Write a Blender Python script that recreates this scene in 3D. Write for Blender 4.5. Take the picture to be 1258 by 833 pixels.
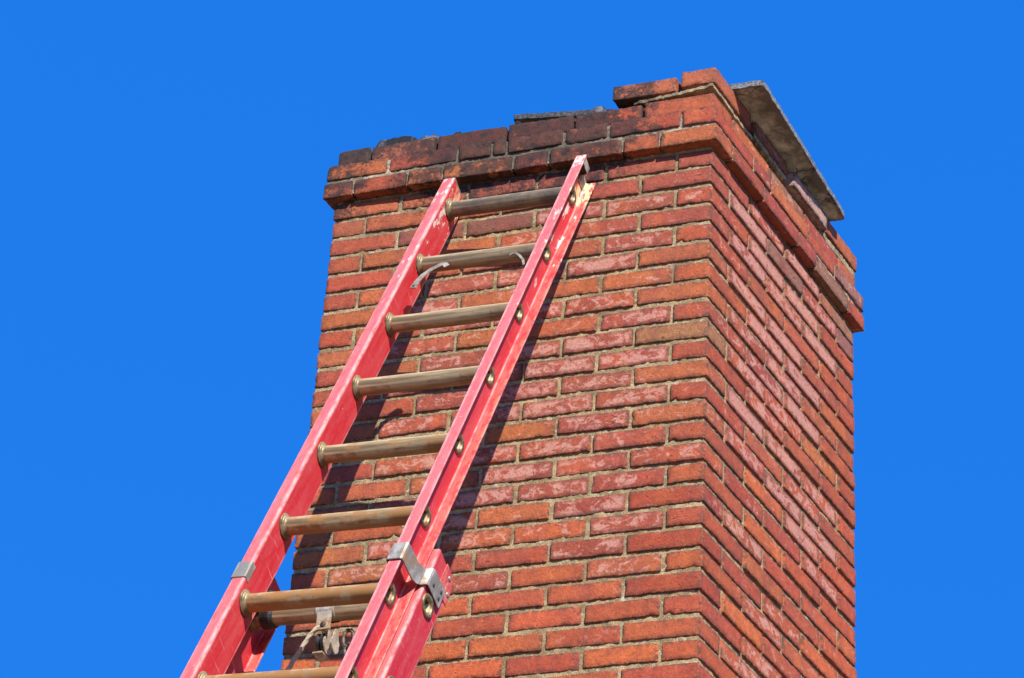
import bpy, bmesh, math, random
from mathutils import Vector, Matrix, noise
R_ = math.radians
random.seed(7)
sc = bpy.context.scene
for o in list(bpy.data.objects): bpy.data.objects.remove(o)
COL = sc.collection

# ------------------------------------------------------------------ camera, sky, sun, exposure
GZ = 6.85                                   # height of the frame's origin (top of chimney shaft) above ground
cam_d = bpy.data.cameras.new('camera'); cam = bpy.data.objects.new('camera', cam_d); COL.objects.link(cam)
cam_d.sensor_fit = 'HORIZONTAL'; cam_d.sensor_width = 36; cam_d.lens = 3535.569/1258*36
cam_d.clip_start = .1; cam_d.clip_end = 20000
yaw, pitch, roll = -.356614881, .598444152, .0725393499
fw = Vector((math.sin(yaw)*math.cos(pitch), math.cos(yaw)*math.cos(pitch), math.sin(pitch)))
rt = Vector((math.cos(yaw), -math.sin(yaw), 0)); up = rt.cross(fw)
c_, s_ = math.cos(roll), math.sin(roll)
rt2 = rt*c_ + up*s_; up2 = up*c_ - rt*s_
mw = Matrix((rt2, up2, -fw)).transposed().to_4x4()
mw.translation = Vector((1.77566414, -6.30374978, -5.16570947+GZ))
cam.matrix_world = mw
sc.camera = cam
sc.render.resolution_x, sc.render.resolution_y = 1024, 678

SUN = Vector((.79, -1, 1.12)).normalized()  # towards the sun
elev = math.asin(SUN.z); azim = math.atan2(SUN.x, SUN.y)
w = bpy.data.worlds.new('World'); sc.world = w; w.use_nodes = True
nt = w.node_tree; nt.nodes.clear()
sky = nt.nodes.new('ShaderNodeTexSky'); sky.sky_type = 'NISHITA'; sky.sun_disc = False
sky.sun_elevation = elev; sky.sun_rotation = azim; sky.altitude = 1500; sky.air_density = .7; sky.dust_density = .15; sky.ozone_density = 4
tint = nt.nodes.new('ShaderNodeMix'); tint.data_type = 'RGBA'; tint.blend_type = 'MULTIPLY'; tint.inputs[0].default_value = 1
tint.inputs[7].default_value = (.34, .92, 1.28, 1)
flat = nt.nodes.new('ShaderNodeMix'); flat.data_type = 'RGBA'; flat.inputs[0].default_value = .72
flat.inputs[7].default_value = (.085, 1.80, 7.75, 1)
bg = nt.nodes.new('ShaderNodeBackground'); bg.inputs[1].default_value = .080
wo = nt.nodes.new('ShaderNodeOutputWorld')
nt.links.new(sky.outputs[0], tint.inputs[6]); nt.links.new(tint.outputs[2], flat.inputs[6])
nt.links.new(flat.outputs[2], bg.inputs[0]); nt.links.new(bg.outputs[0], wo.inputs[0])
sd = bpy.data.lights.new('sun', 'SUN'); sd.energy = 4.6; sd.angle = R_(.5); sd.color = (1, .95, .87)
so = bpy.data.objects.new('sun', sd); COL.objects.link(so); so.location = (5, -8, 20)
so.rotation_euler = SUN.to_track_quat('Z', 'Y').to_euler()
sc.view_settings.view_transform = 'Standard'; sc.view_settings.look = 'None'
sc.view_settings.exposure = .72; sc.view_settings.gamma = 1; sc.view_settings.use_curve_mapping = False

# ------------------------------------------------------------------ node helper
class NT:
    def __init__(s, name):
        s.m = bpy.data.materials.new(name); s.m.use_nodes = True; s.t = s.m.node_tree
        s.b = s.t.nodes['Principled BSDF']
    def n(s, ty, **kw):
        nd = s.t.nodes.new(ty)
        for k, v in kw.items(): setattr(nd, k, v)
        return nd
    def l(s, a, b): s.t.links.new(a, b)
    def sv(s, inp, v):
        if hasattr(v, 'is_linked') or hasattr(v, 'links'): s.l(v, inp)
        else: inp.default_value = v
    def math(s, op, a, b=None, clamp=False):
        nd = s.n('ShaderNodeMath', operation=op, use_clamp=clamp); s.sv(nd.inputs[0], a)
        if b is not None: s.sv(nd.inputs[1], b)
        return nd.outputs[0]
    def mix(s, f, a, b, blend='MIX'):
        nd = s.n('ShaderNodeMix', data_type='RGBA', blend_type=blend, clamp_factor=True)
        s.sv(nd.inputs[0], f); s.sv(nd.inputs[6], a); s.sv(nd.inputs[7], b); return nd.outputs[2]
    def noise(s, vec, scale, detail=3, rough=.5, w=None, dist=0):
        nd = s.n('ShaderNodeTexNoise'); nd.noise_dimensions = '4D' if w is not None else '3D'
        if vec is not None: s.l(vec, nd.inputs['Vector'])
        nd.inputs['Scale'].default_value = scale; nd.inputs['Detail'].default_value = detail
        nd.inputs['Roughness'].default_value = rough; nd.inputs['Distortion'].default_value = dist
        if w is not None: s.sv(nd.inputs['W'], w)
        return nd.outputs['Fac']
    def ramp(s, v, a, b, lo=0., hi=1.):
        nd = s.n('ShaderNodeMapRange', interpolation_type='SMOOTHSTEP')
        s.sv(nd.inputs[0], v); nd.inputs[1].default_value = a; nd.inputs[2].default_value = b
        nd.inputs[3].default_value = lo; nd.inputs[4].default_value = hi; return nd.outputs[0]
    def scalev(s, vec, sx, sy, sz):
        nd = s.n('ShaderNodeVectorMath', operation='MULTIPLY'); s.l(vec, nd.inputs[0]); nd.inputs[1].default_value = (sx, sy, sz); return nd.outputs[0]
    def addv(s, a, b):
        nd = s.n('ShaderNodeVectorMath', operation='ADD'); s.l(a, nd.inputs[0]); s.sv(nd.inputs[1], b); return nd.outputs[0]
    def bump(s, h, strength, dist, nrm=None):
        nd = s.n('ShaderNodeBump'); nd.inputs['Strength'].default_value = strength; nd.inputs['Distance'].default_value = dist
        s.l(h, nd.inputs['Height'])
        if nrm is not None: s.l(nrm, nd.inputs['Normal'])
        return nd.outputs[0]
    def xyz(s, v):
        nd = s.n('ShaderNodeSeparateXYZ'); s.l(v, nd.inputs[0]); return nd.outputs
    def attr(s, name):
        nd = s.n('ShaderNodeAttribute', attribute_name=name); return nd

def soot_mask(M, pos):
    """chimney soot: a deposit that is heaviest round the mouth of the flue and on the corbel, in its own blotches"""
    x, y, z = M.xyz(pos)
    n1 = M.noise(pos, 12, 5, .7); n2 = M.noise(pos, 90, 6, .8)
    run = M.noise(M.scalev(pos, 1, 1, .18), 30, 4, .6)                # rain-washed streaks
    zr = M.ramp(z, GZ-.30, GZ+.14)
    front = M.ramp(y, .30, .02)
    xs = M.math('MULTIPLY', M.ramp(x, -.05, -.38), M.ramp(x, -1.12, -.78))   # heaviest behind the ladder top
    a = M.math('MULTIPLY', M.math('MULTIPLY', zr, front), M.math('ADD', .26, M.math('MULTIPLY', xs, .60)))
    crown = M.math('MULTIPLY', M.ramp(z, GZ+.115, GZ+.20), M.math('ADD', .0, M.math('MULTIPLY', M.ramp(x, -.90, -1.08), .42)))
    corner = M.math('MULTIPLY', M.ramp(z, GZ-.10, GZ-.03), M.math('MULTIPLY', M.ramp(x, -1.0, -1.15), .45))
    amt = M.math('ADD', M.math('ADD', a, crown), corner, True)
    v = M.math('ADD', M.math('ADD', M.math('MULTIPLY', n1, .80), M.math('MULTIPLY', n2, .50)), M.math('MULTIPLY', run, .22))
    return M.ramp(M.math('ADD', v, M.math('MULTIPLY', amt, .46)), .95, 1.08)

# ------------------------------------------------------------------ materials
def brick_mat():
    M = NT('fired clay brick')
    uv = M.n('ShaderNodeUVMap').outputs[0]
    oi = M.n('ShaderNodeObjectInfo'); rnd = oi.outputs['Random']; col = oi.outputs['Color']; eff = oi.outputs['Alpha']
    pos = M.n('ShaderNodeNewGeometry').outputs['Position']
    inner = M.attr('inner').outputs['Fac']; tone = M.attr('tone').outputs['Color']
    W = M.math('MULTIPLY', rnd, 400)
    u, v, _ = M.xyz(uv)
    # kiln bands along the brick
    band = M.noise(M.scalev(pos, 1, 1, .25), 9, 1, .4, W)
    c = M.mix(M.math('MULTIPLY', M.ramp(band, .52, .62), .40), col, (.27, .062, .036, 1))
    c = M.mix(M.math('MULTIPLY', M.ramp(band, .44, .34), .38), c, (.46, .110, .028, 1))
    # mottling
    n1 = M.noise(pos, 34, 5, .66, W); n2 = M.noise(pos, 190, 3, .7, W)
    c = M.mix(1, c, M.mix(M.ramp(n1, .28, .72), (.76, .72, .70, 1), (1.16, 1.20, 1.20, 1)), 'MULTIPLY')
    c = M.mix(1, c, M.mix(M.ramp(n2, .30, .70), (.80, .76, .74, 1), (1.14, 1.16, 1.18, 1)), 'MULTIPLY')
    # white salt bloom, kept off the arrises
    en = M.noise(M.scalev(pos, 1, 1, 1.3), 24, 7, .66, W, .9); e2 = M.noise(pos, 150, 3, .7, W)
    em = M.math('ADD', M.math('MULTIPLY', en, 1.15), M.math('MULTIPLY', e2, .12))
    em = M.ramp(M.math('ADD', em, M.math('MULTIPLY', eff, .20)), .74, .83)
    em = M.math('MULTIPLY', M.math('MULTIPLY', em, inner), M.ramp(eff, .02, .25))
    c = M.mix(M.math('MULTIPLY', em, M.ramp(e2, .3, .7, .34, .74)), c, (.58, .32, .24, 1))
    # dark pits
    vo = M.n('ShaderNodeTexVoronoi'); vo.inputs['Scale'].default_value = 120; M.l(pos, vo.inputs['Vector'])
    pit = M.math('MULTIPLY', M.ramp(vo.outputs['Distance'], .16, .05), M.ramp(n1, .50, .62))
    c = M.mix(M.math('MULTIPLY', pit, .55), c, (.07, .03, .02, 1))
    ck = M.n('ShaderNodeTexVoronoi', feature='DISTANCE_TO_EDGE'); ck.inputs['Scale'].default_value = 11
    M.l(M.addv(pos, M.scalev(M.n('ShaderNodeTexNoise').outputs['Color'], .10, .10, .10)), ck.inputs['Vector'])
    crk = M.math('MULTIPLY', M.ramp(ck.outputs['Distance'], .022, .006), M.ramp(n1, .54, .60))
    c = M.mix(M.math('MULTIPLY', crk, .8), c, (.05, .02, .014, 1))
    # mortar smeared over a face here and there
    ms = M.math('MULTIPLY', M.ramp(M.noise(pos, 33, 5, .72), .665, .70), M.math('SUBTRACT', 1.15, inner))
    c = M.mix(M.math('MULTIPLY', ms, .75), c, (.36, .27, .15, 1))
    # dirt on the arrises, deepened to paint a dark contrast outline round each brick
    dn = M.noise(pos, 70, 4, .7)
    c = M.mix(M.math('MULTIPLY', M.math('SUBTRACT', 1, inner), M.ramp(dn, .40, .58)), c, (.085, .042, .026, 1))
    # soot
    so_ = soot_mask(M, pos)
    c = M.mix(M.math('MULTIPLY', so_, M.ramp(n1, .3, .7, .70, .97)), c, (.019, .014, .012, 1))
    M.l(c, M.b.inputs['Base Color'])
    M.sv(M.b.inputs['Roughness'], M.math('MULTIPLY_ADD', n1, .2)); M.b.inputs['Roughness'].links[0].from_node.inputs[2].default_value = .68
    M.b.inputs['Specular IOR Level'].default_value = .35
    h = M.math('ADD', M.math('MULTIPLY', n2, .5), M.math('MULTIPLY', M.noise(pos, 90, 5, .65, W), 1.2))
    h = M.math('SUBTRACT', h, M.math('ADD', M.math('MULTIPLY', pit, .9), crk))
    M.l(M.bump(h, .62, .0034), M.b.inputs['Normal'])
    return M.m

def mortar_mat(name, base, dark, sooty=1.):
    M = NT(name); pos = M.n('ShaderNodeNewGeometry').outputs['Position']
    n1 = M.noise(pos, 14, 5, .65); n2 = M.noise(pos, 220, 4, .75)
    c = M.mix(M.ramp(n1, .40, .62), dark, base)
    c = M.mix(M.ramp(M.noise(pos, 60, 5, .75), .56, .64), c, M.mix(.55, base, (.75, .66, .50, 1)))
    c = M.mix(1, c, M.mix(M.ramp(n2, .3, .7), (.5, .5, .48, 1), (1.35, 1.35, 1.35, 1)), 'MULTIPLY')
    c = M.mix(M.math('MULTIPLY', M.ramp(M.noise(pos, 30, 4, .7), .56, .70), .6), c, (.10, .10, .055, 1))
    c = M.mix(M.math('MULTIPLY', soot_mask(M, pos), .8*sooty), c, (.02, .018, .017, 1))
    M.l(c, M.b.inputs['Base Color']); M.b.inputs['Roughness'].default_value = .92
    M.b.inputs['Specular IOR Level'].default_value = .2
    M.l(M.bump(M.math('ADD', n2, M.noise(pos, 600, 2, .6)), .8, .003), M.b.inputs['Normal'])
    return M.m

def crown_mat():
    M = NT('sooty grey crown mortar'); pos = M.n('ShaderNodeNewGeometry').outputs['Position']
    n1 = M.noise(pos, 16, 5, .7); n2 = M.noise(pos, 160, 4, .75)
    c = M.mix(M.ramp(n1, .46, .64), (.018, .016, .016, 1), (.21, .21, .215, 1))
    c = M.mix(1, c, M.mix(n2, (.5, .5, .5, 1), (1.4, 1.4, 1.4, 1)), 'MULTIPLY')
    M.l(c, M.b.inputs['Base Color']); M.b.inputs['Roughness'].default_value = .95
    M.l(M.bump(n2, .9, .006), M.b.inputs['Normal']); return M.m

def slab_mat(name='weathered concrete capstone', dark=False):
    M = NT(name)
    pos = M.n('ShaderNodeTexCoord').outputs['Object']
    g = M.n('ShaderNodeNewGeometry')
    n1 = M.noise(pos, 7, 5, .6, None, .4); n2 = M.noise(pos, 140, 4, .7)
    edge = M.attr('edge').outputs['Fac']; side = M.attr('side').outputs['Fac']
    c = M.mix(M.ramp(n1, .38, .62), (.56, .48, .36, 1), (.76, .67, .51, 1))
    # soot creeping in from the rim of the underside
    sm = M.ramp(M.math('ADD', M.math('MULTIPLY', edge, 1.0), M.math('MULTIPLY', M.math('SUBTRACT', M.noise(pos, 11, 5, .65), .5), 1.5)), .45, .95)
    c = M.mix(M.math('MULTIPLY', sm, .80), c, (.035, .03, .025, 1))
    c = M.mix(side, c, M.mix(M.ramp(n2, .4, .65), *(((.035, .035, .037, 1), (.095, .095, .10, 1)) if dark else ((.10, .10, .10, 1), (.25, .25, .255, 1)))))
    c = M.mix(1, c, M.mix(n2, (.65, .65, .65, 1), (1.3, 1.3, 1.3, 1)), 'MULTIPLY')
    # hairline cracks
    vo = M.n('ShaderNodeTexVoronoi', feature='DISTANCE_TO_EDGE'); vo.inputs['Scale'].default_value = 4.6
    M.l(M.addv(pos, M.scalev(M.n('ShaderNodeTexNoise').outputs['Color'], .12, .12, .12)), vo.inputs['Vector'])
    cr = M.ramp(vo.outputs['Distance'], .02, .004)
    cr = M.math('MULTIPLY', cr, M.ramp(n1, .42, .52))
    c = M.mix(M.math('MULTIPLY', cr, .8), c, (.02, .017, .014, 1))
    M.l(c, M.b.inputs['Base Color']); M.b.inputs['Roughness'].default_value = .93
    M.l(M.bump(M.math('SUBTRACT', n2, cr), .7, .003), M.b.inputs['Normal']); return M.m

def fibre_mat(name, red, pale, pale_amt, web=0.):
    """pultruded red fibreglass: sun-faded, fine scratches, chalky scuffs, bare glass and painted glint at the worn arrises"""
    M = NT(name); oc = M.n('ShaderNodeTexCoord').outputs['Object']
    wear_glint = M.attr('wear_glint').outputs['Fac']; u, v, z = M.xyz(oc)
    g1 = M.noise(M.scalev(oc, 1, 1, .16), 34, 5, .62); g2 = M.noise(M.scalev(oc, 1, 1, .10), 420, 3, .7); g3 = M.noise(oc, 9, 4, .6)
    c = M.mix(M.ramp(g1, .30, .72), red, M.mix(.28, red, pale))
    fade = M.math('MULTIPLY', M.math('ADD', M.attr('faded').outputs['Fac'], pale_amt), 1)
    c = M.mix(M.math('MULTIPLY', fade, M.ramp(g2, .15, .75, .55, 1.)), c, pale)
    c = M.mix(M.math('MULTIPLY', M.ramp(g2, .56, .78), .30), c, (.86, .55, .55, 1))
    # crossing fine scratches
    rot = M.n('ShaderNodeMapping'); rot.inputs['Rotation'].default_value = (.6, .5, .3); rot.inputs['Scale'].default_value = (1, .05, .6); M.l(oc, rot.inputs[0])
    sc1 = M.ramp(M.noise(rot.outputs[0], 260, 2, .5), .66, .74)
    c = M.mix(M.math('MULTIPLY', sc1, .2), c, (.88, .62, .58, 1))
    # scuffs with shapes of their own, more of them toward the top of the fly rails
    top = M.attr('top').outputs['Fac']
    s1 = M.ramp(M.math('ADD', M.math('ADD', M.math('MULTIPLY', M.noise(M.scalev(oc, 1, 1, .45), 26, 6, .68), .8), M.math('MULTIPLY', M.noise(M.scalev(oc, 1, 1, .3), 90, 4, .7), .25)), M.math('MULTIPLY', top, .15)), .685, .73)
    c = M.mix(M.math('MULTIPLY', s1, .8), c, M.mix(M.ramp(g3, .4, .6), (.80, .74, .60, 1), (.55, .47, .38, 1)))
    # chips
    ch = M.ramp(M.noise(oc, 120, 3, .7), .70, .73)
    c = M.mix(M.math('MULTIPLY', ch, .7), c, (.78, .68, .42, 1))
    # worn arrises, with their edge glint painted in as a pale line, and yellow glass
    wn = M.noise(M.scalev(oc, 1, 1, .35), 60, 4, .7)
    c = M.mix(M.math('MULTIPLY', M.math('MULTIPLY', wear_glint, M.ramp(wn, .30, .62)), .62), c, (.85, .50, .44, 1))
    bare = M.attr('bare').outputs['Fac']
    bare = M.math('ADD', bare, M.math('MULTIPLY', M.attr('backf').outputs['Fac'], M.ramp(M.attr('top').outputs['Fac'], .84, .92)), True)
    c = M.mix(M.math('MULTIPLY', bare, M.ramp(wn, .46, .54)), c, (.80, .64, .32, 1))
    dk = M.ramp(M.noise(M.scalev(oc, 1, 1, .4), 55, 5, .75), .67, .73)
    c = M.mix(M.math('MULTIPLY', M.math('MULTIPLY', dk, M.math('ADD', .12, M.math('MULTIPLY', top, .75))), .9), c, (.10, .075, .07, 1))
    M.l(c, M.b.inputs['Base Color']); M.b.inputs['Roughness'].default_value = .52
    M.b.inputs['Specular IOR Level'].default_value = .35
    M.l(M.bump(M.math('ADD', g2, M.math('MULTIPLY', sc1, .6)), .35, .0008), M.b.inputs['Normal'])
    return M.m

def metal_mat(name, a, b, rust=None, rough=.38, metallic=.85, stretch=(.15, 1, 1), top_dark=False):
    M = NT(name); oc = M.n('ShaderNodeTexCoord').outputs['Object']
    sv = M.scalev(oc, *stretch)
    g1 = M.noise(sv, 30, 5, .65); g2 = M.noise(sv, 240, 4, .7); g3 = M.noise(oc, 16, 5, .7)
    c = M.mix(M.ramp(g1, .40, .60), a, b)
    c = M.mix(M.math('MULTIPLY', M.ramp(g3, .52, .66), .5), c, M.mix(.5, a, (.06, .05, .04, 1)))
    if rust is not None:
        amt = M.attr('rusty').outputs['Fac']
        c = M.mix(M.math('MULTIPLY', M.ramp(amt, 0, -.4), M.ramp(g3, .30, .62, .25, .70)), c, (.085, .068, .058, 1))
        rm = M.ramp(M.math('ADD', M.math('ADD', M.math('MULTIPLY', g3, .7), M.math('MULTIPLY', g2, .3)), M.math('MULTIPLY', amt, .22)), .56, .72)
        c = M.mix(rm, c, M.mix(g1, rust, (.22, .085, .025, 1)))
        M.sv(M.b.inputs['Metallic'], M.math('MULTIPLY_ADD', rm, -.45)); M.b.inputs['Metallic'].links[0].from_node.inputs[2].default_value = metallic
    else: M.b.inputs['Metallic'].default_value = metallic
    c = M.mix(1, c, M.mix(g2, (.68, .68, .68, 1), (1.25, 1.25, 1.25, 1)), 'MULTIPLY')
    sp = M.ramp(M.noise(oc, 95, 3, .65), .68, .72)
    c = M.mix(M.math('MULTIPLY', sp, .5), c, (.05, .04, .035, 1))
    M.l(c, M.b.inputs['Base Color'])
    M.sv(M.b.inputs['Roughness'], M.math('MULTIPLY_ADD', g1, .25)); M.b.inputs['Roughness'].links[0].from_node.inputs[2].default_value = rough
    M.l(M.bump(g2, .25, .0008), M.b.inputs['Normal']); return M.m

def plain_mat(name, c1, c2, scale=40, rough=.7, metallic=0):
    M = NT(name); oc = M.n('ShaderNodeTexCoord').outputs['Object']
    M.l(M.mix(M.ramp(M.noise(oc, scale, 4, .65), .35, .65), c1, c2), M.b.inputs['Base Color'])
    M.b.inputs['Roughness'].default_value = rough; M.b.inputs['Metallic'].default_value = metallic; return M.m

BRICK = brick_mat()
MORTAR = mortar_mat('buff lime mortar', (.47, .35, .18, 1), (.27, .20, .10, 1))
PALE = mortar_mat('pale cream bedding mortar', (.44, .355, .22, 1), (.26, .20, .12, 1), .9)
CROWN = crown_mat(); SLAB = slab_mat(); SLABD = slab_mat('sooty slab', True)
RED = fibre_mat('faded red fibreglass', (.53, .014, .022, 1), (.60, .165, .160, 1), .0)
RUNG = metal_mat('oxidised aluminium rung', (.22, .145, .065, 1), (.56, .42, .22, 1), (.46, .23, .055, 1), .42, .22, (.05, 1, 1))
COLLAR = metal_mat('tarnished swaged collar', (.13, .095, .045, 1), (.36, .27, .14, 1), None, .38, .5, (1, 1, 1))
STEEL = metal_mat('scuffed galvanised steel', (.30, .27, .21, 1), (.52, .48, .40, 1), (.36, .26, .12, 1), .36, .38, (1, 1, .3))
PULLEYM = metal_mat('dull plated pulley steel', (.40, .35, .26, 1), (.66, .60, .48, 1), (.36, .24, .10, 1), .45, .3, (1, 1, 1))
LATCHM = metal_mat('tan weathered spring strap', (.20, .165, .12, 1), (.36, .31, .235, 1), (.30, .18, .08, 1), .5, .2, (1, 1, 1))
DARKSTEEL = metal_mat('dark pulley iron', (.06, .05, .045, 1), (.17, .14, .11, 1), None, .5, .6, (1, 1, 1))
BLACKP = plain_mat('black plastic shoe', (.012, .012, .013, 1), (.04, .037, .035, 1), 60, .55)
THROAT = plain_mat('shade dark tube bore', (.02, .014, .008, 1), (.10, .07, .03, 1), 90, .6, .3)  # dark colour stands in for the shade inside the hollow
ROPE = plain_mat('off white braided rope', (.34, .29, .19, 1), (.56, .50, .38, 1), 300, .9)

# ------------------------------------------------------------------ objects and parts
def empty(name, loc, label, cat, rot=None):
    o = bpy.data.objects.new(name, None); COL.objects.link(o)
    m = (rot.to_4x4() if rot else Matrix.Identity(4)); m.translation = Vector(loc); o.matrix_world = m
    o.empty_display_size = .2; o['label'] = label; o['category'] = cat; return o
def link(name, me, mat, parent=None, loc=(0, 0, 0), smooth=False):
    if mat and not me.materials: me.materials.append(mat)
    if smooth:
        for p in me.polygons: p.use_smooth = True
    o = bpy.data.objects.new(name, me); COL.objects.link(o)
    if parent: o.parent = parent
    o.location = loc; return o
def mesh(name, V, F):
    me = bpy.data.meshes.new(name); me.from_pydata([tuple(v) for v in V], [], F); me.update(); return me
def fattr(me, name, vals):
    a = me.attributes.new(name, 'FLOAT', 'POINT'); a.data.foreach_set('value', vals)

# ------------------------------------------------------------------ ground
def ground():
    N = 40; S = 400
    V = []; F = []
    for j in range(N+1):
        for i in range(N+1):
            fx = (i/N*2-1); fy = (j/N*2-1)
            V.append((fx*abs(fx)*S*10, fy*abs(fy)*S*10, 0))
    for j in range(N):
        for i in range(N):
            a = j*(N+1)+i; F.append((a, a+1, a+N+2, a+N+1))
    M = NT('dry lawn and gravel'); pos = M.n('ShaderNodeNewGeometry').outputs['Position']
    c = M.mix(M.ramp(M.noise(pos, .4, 6, .7), .4, .6), (.13, .10, .06, 1), (.21, .165, .115, 1))
    c = M.mix(M.ramp(M.noise(pos, 30, 4, .7), .3, .7), c, (.18, .145, .09, 1))
    M.l(c, M.b.inputs['Base Color']); M.b.inputs['Roughness'].default_value = .95
    o = link('ground', mesh('ground', V, F), M.m); o['kind'] = 'structure'
ground()

# ------------------------------------------------------------------ chimney
MOD = .2127; H = .0667004; DS = 1.19152538; AN = .191003782
def A(p):            # chimney plan is not quite square: the right-hand face runs off at 101 degrees
    return Vector((p[0] + p[1]*DS*math.sin(AN), p[1]*DS*math.cos(AN), p[2]))
CH = empty('chimney', (-.5, .45, 0), 'tall red brick chimney with corbelled sooty top and crumbling cap', 'chimney')
CO = Vector((-.5, .45, 0))
JV = .0052; BH = H*.825
rnd = random.Random(11)

def ticks(a, r, step):
    n = max(2, int(round((2*a-2*r)/step)))
    return [-a, -a+r*.35, -a+r] + [-a+r+(2*a-2*r)*k/n for k in range(1, n)] + [a-r, a-r*.35, a]
def brick_geo(L, D, Hh, seed, rough=1., faces='xyz'):
    """rounded, slightly ragged brick; rect coordinates, origin at its centre. returns V(list), F, inner"""
    r = .0036
    ax = [ticks(L/2, r, .010), ticks(D/2, r, .012), ticks(Hh/2, r, .011)]
    half = (L/2, D/2, Hh/2)
    V = []; F = []; idx = {}; inner = []; uvs = []
    off = Vector((seed*13.7, seed*7.1, seed*3.3))
    rr = random.Random(seed)
    tw = [rr.uniform(-1, 1)*.0008*rough for _ in range(8)]
    def vert(i, j, k):
        key = (i, j, k)
        if key in idx: return idx[key]
        p = Vector((ax[0][i], ax[1][j], ax[2][k])); q = p.copy()
        c = Vector([max(-half[t]+r, min(half[t]-r, p[t])) for t in range(3)])
        d = p - c
        if d.length > 1e-6:
            m = max(abs(d.x), abs(d.y), abs(d.z)); q = c + d.normalized()*m
        # distance to nearest arris of the face the point is on
        ds = sorted(half[t]-abs(p[t]) for t in range(3))
        e = ds[1]
        inner.append(max(0, min(1, (e-.002)/.007)))
        nz = noise.noise_vector((p+off)*85)*.0006*rough + noise.noise_vector((p+off)*17)*.0005*rough
        chip = max(0, noise.noise((p+off)*62) - .30)*max(0, 1-e/.008)*.014*rough
        q = q + nz - (d.normalized()*chip if d.length > 1e-6 else Vector())
        # bowed, out of square
        q.z += tw[0]*(p.x/half[0])**2*1.4 + tw[1]*p.x/half[0] + (tw[2]*abs(p.z)/half[2]*p.x/half[0])
        q.y += tw[3]*p.x/half[0]; q.x += tw[4]*p.z/half[2]
        V.append(q); idx[key] = len(V)-1
        uvs.append((p.x+p.y, p.z)); return idx[key]
    nx, ny, nz_ = [len(a)-1 for a in ax]
    for a in range(nx):
        for b in range(nz_):
            F.append((vert(a, 0, b), vert(a+1, 0, b), vert(a+1, 0, b+1), vert(a, 0, b+1)))
            F.append((vert(a+1, ny, b), vert(a, ny, b), vert(a, ny, b+1), vert(a+1, ny, b+1)))
    for a in range(ny):
        for b in range(nz_):
            F.append((vert(0, a+1, b), vert(0, a, b), vert(0, a, b+1), vert(0, a+1, b+1)))
            F.append((vert(nx, a, b), vert(nx, a+1, b), vert(nx, a+1, b+1), vert(nx, a, b+1)))
    for a in range(nx):
        for b in range(ny):
            F.append((vert(a, b+1, 0), vert(a+1, b+1, 0), vert(a+1, b, 0), vert(a, b, 0)))
            F.append((vert(a, b, nz_), vert(a+1, b, nz_), vert(a+1, b+1, nz_), vert(a, b+1, nz_)))
    return V, F, inner, uvs
def to_mesh(V, F, inner, uvs=None, name='brick'):
    me = mesh(name, [A(v) for v in V], F)
    fattr(me, 'inner', inner)
    uvl = me.uv_layers.new(name='UVMap')
    if uvs:
        for lp in me.loops: uvl.data[lp.index].uv = uvs[lp.vertex_index]
    for p in me.polygons: p.use_smooth = True
    me.materials.append(BRICK)
    return me
cache = {}
def brick_mesh(L, D, Hh, rough=1., variants=7):
    key = (round(L/.004), round(D/.004), round(Hh, 3), rough); v = rnd.randrange(variants)
    if (key, v) not in cache:
        cache[(key, v)] = to_mesh(*brick_geo(L, D, Hh, (hash(key) % 97) + v*31, rough))
    return cache[(key, v)]
RED_R = (.385, .077, .029); ORG = (.40, .104, .034); MAUVE = (.335, .070, .036); BRN = (.32, .135, .052)
ORB = (.46, .098, .030); DEEP = (.33, .056, .022); DUST = (.27, .115, .072)
from bpy_extras.object_utils import world_to_camera_view
import bpy_extras
hidden = []     # bricks the photograph does not show: joined into one part
NB = 0
bpy.context.view_layer.update()
def in_view(p):
    c = world_to_camera_view(sc, cam, p); return -.01 < c.x < 1.01 and -.015 < c.y < 1.02
def put_brick(x0, x1, y0, y1, z0, z1, color, eff, face, jit=True, rough=1., tilt=0, seen=True, jz=None, label=None):
    """rect-coordinate extents include half the joint on each side"""
    global NB
    L = x1-x0; D = y1-y0; Hh = z1-z0
    cx, cy, cz = (x0+x1)/2, (y0+y1)/2, (z0+z1)/2
    if jit:
        cx += rnd.uniform(-.0012, .0012)+ (rnd.uniform(-.0020, .0036) if face == 's' else 0); cz += rnd.uniform(-.0014, .0014)
        if face == 'f': cy += rnd.uniform(-.0016, .0022)
    vis = seen and any(in_view(A((x, y, z))+Vector((0, 0, GZ))) for x in (x0, x1) for y in (y0, y1) for z in (z0, z1))
    loc = A((cx, cy, cz)) + Vector((0, 0, GZ)) - CO
    if not vis:
        hidden.append((cx, cy, cz, L, D, Hh)); return
    o = link('brick', brick_mesh(L, D, Hh, rough), None, CH, loc)
    o.color = (*color, eff)
    if jit or tilt: o.rotation_euler = (0, rnd.uniform(-.006, .006)+tilt, rnd.uniform(-.004, .004))
    if label: o['label'] = label
    NB += 1; return o

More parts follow.
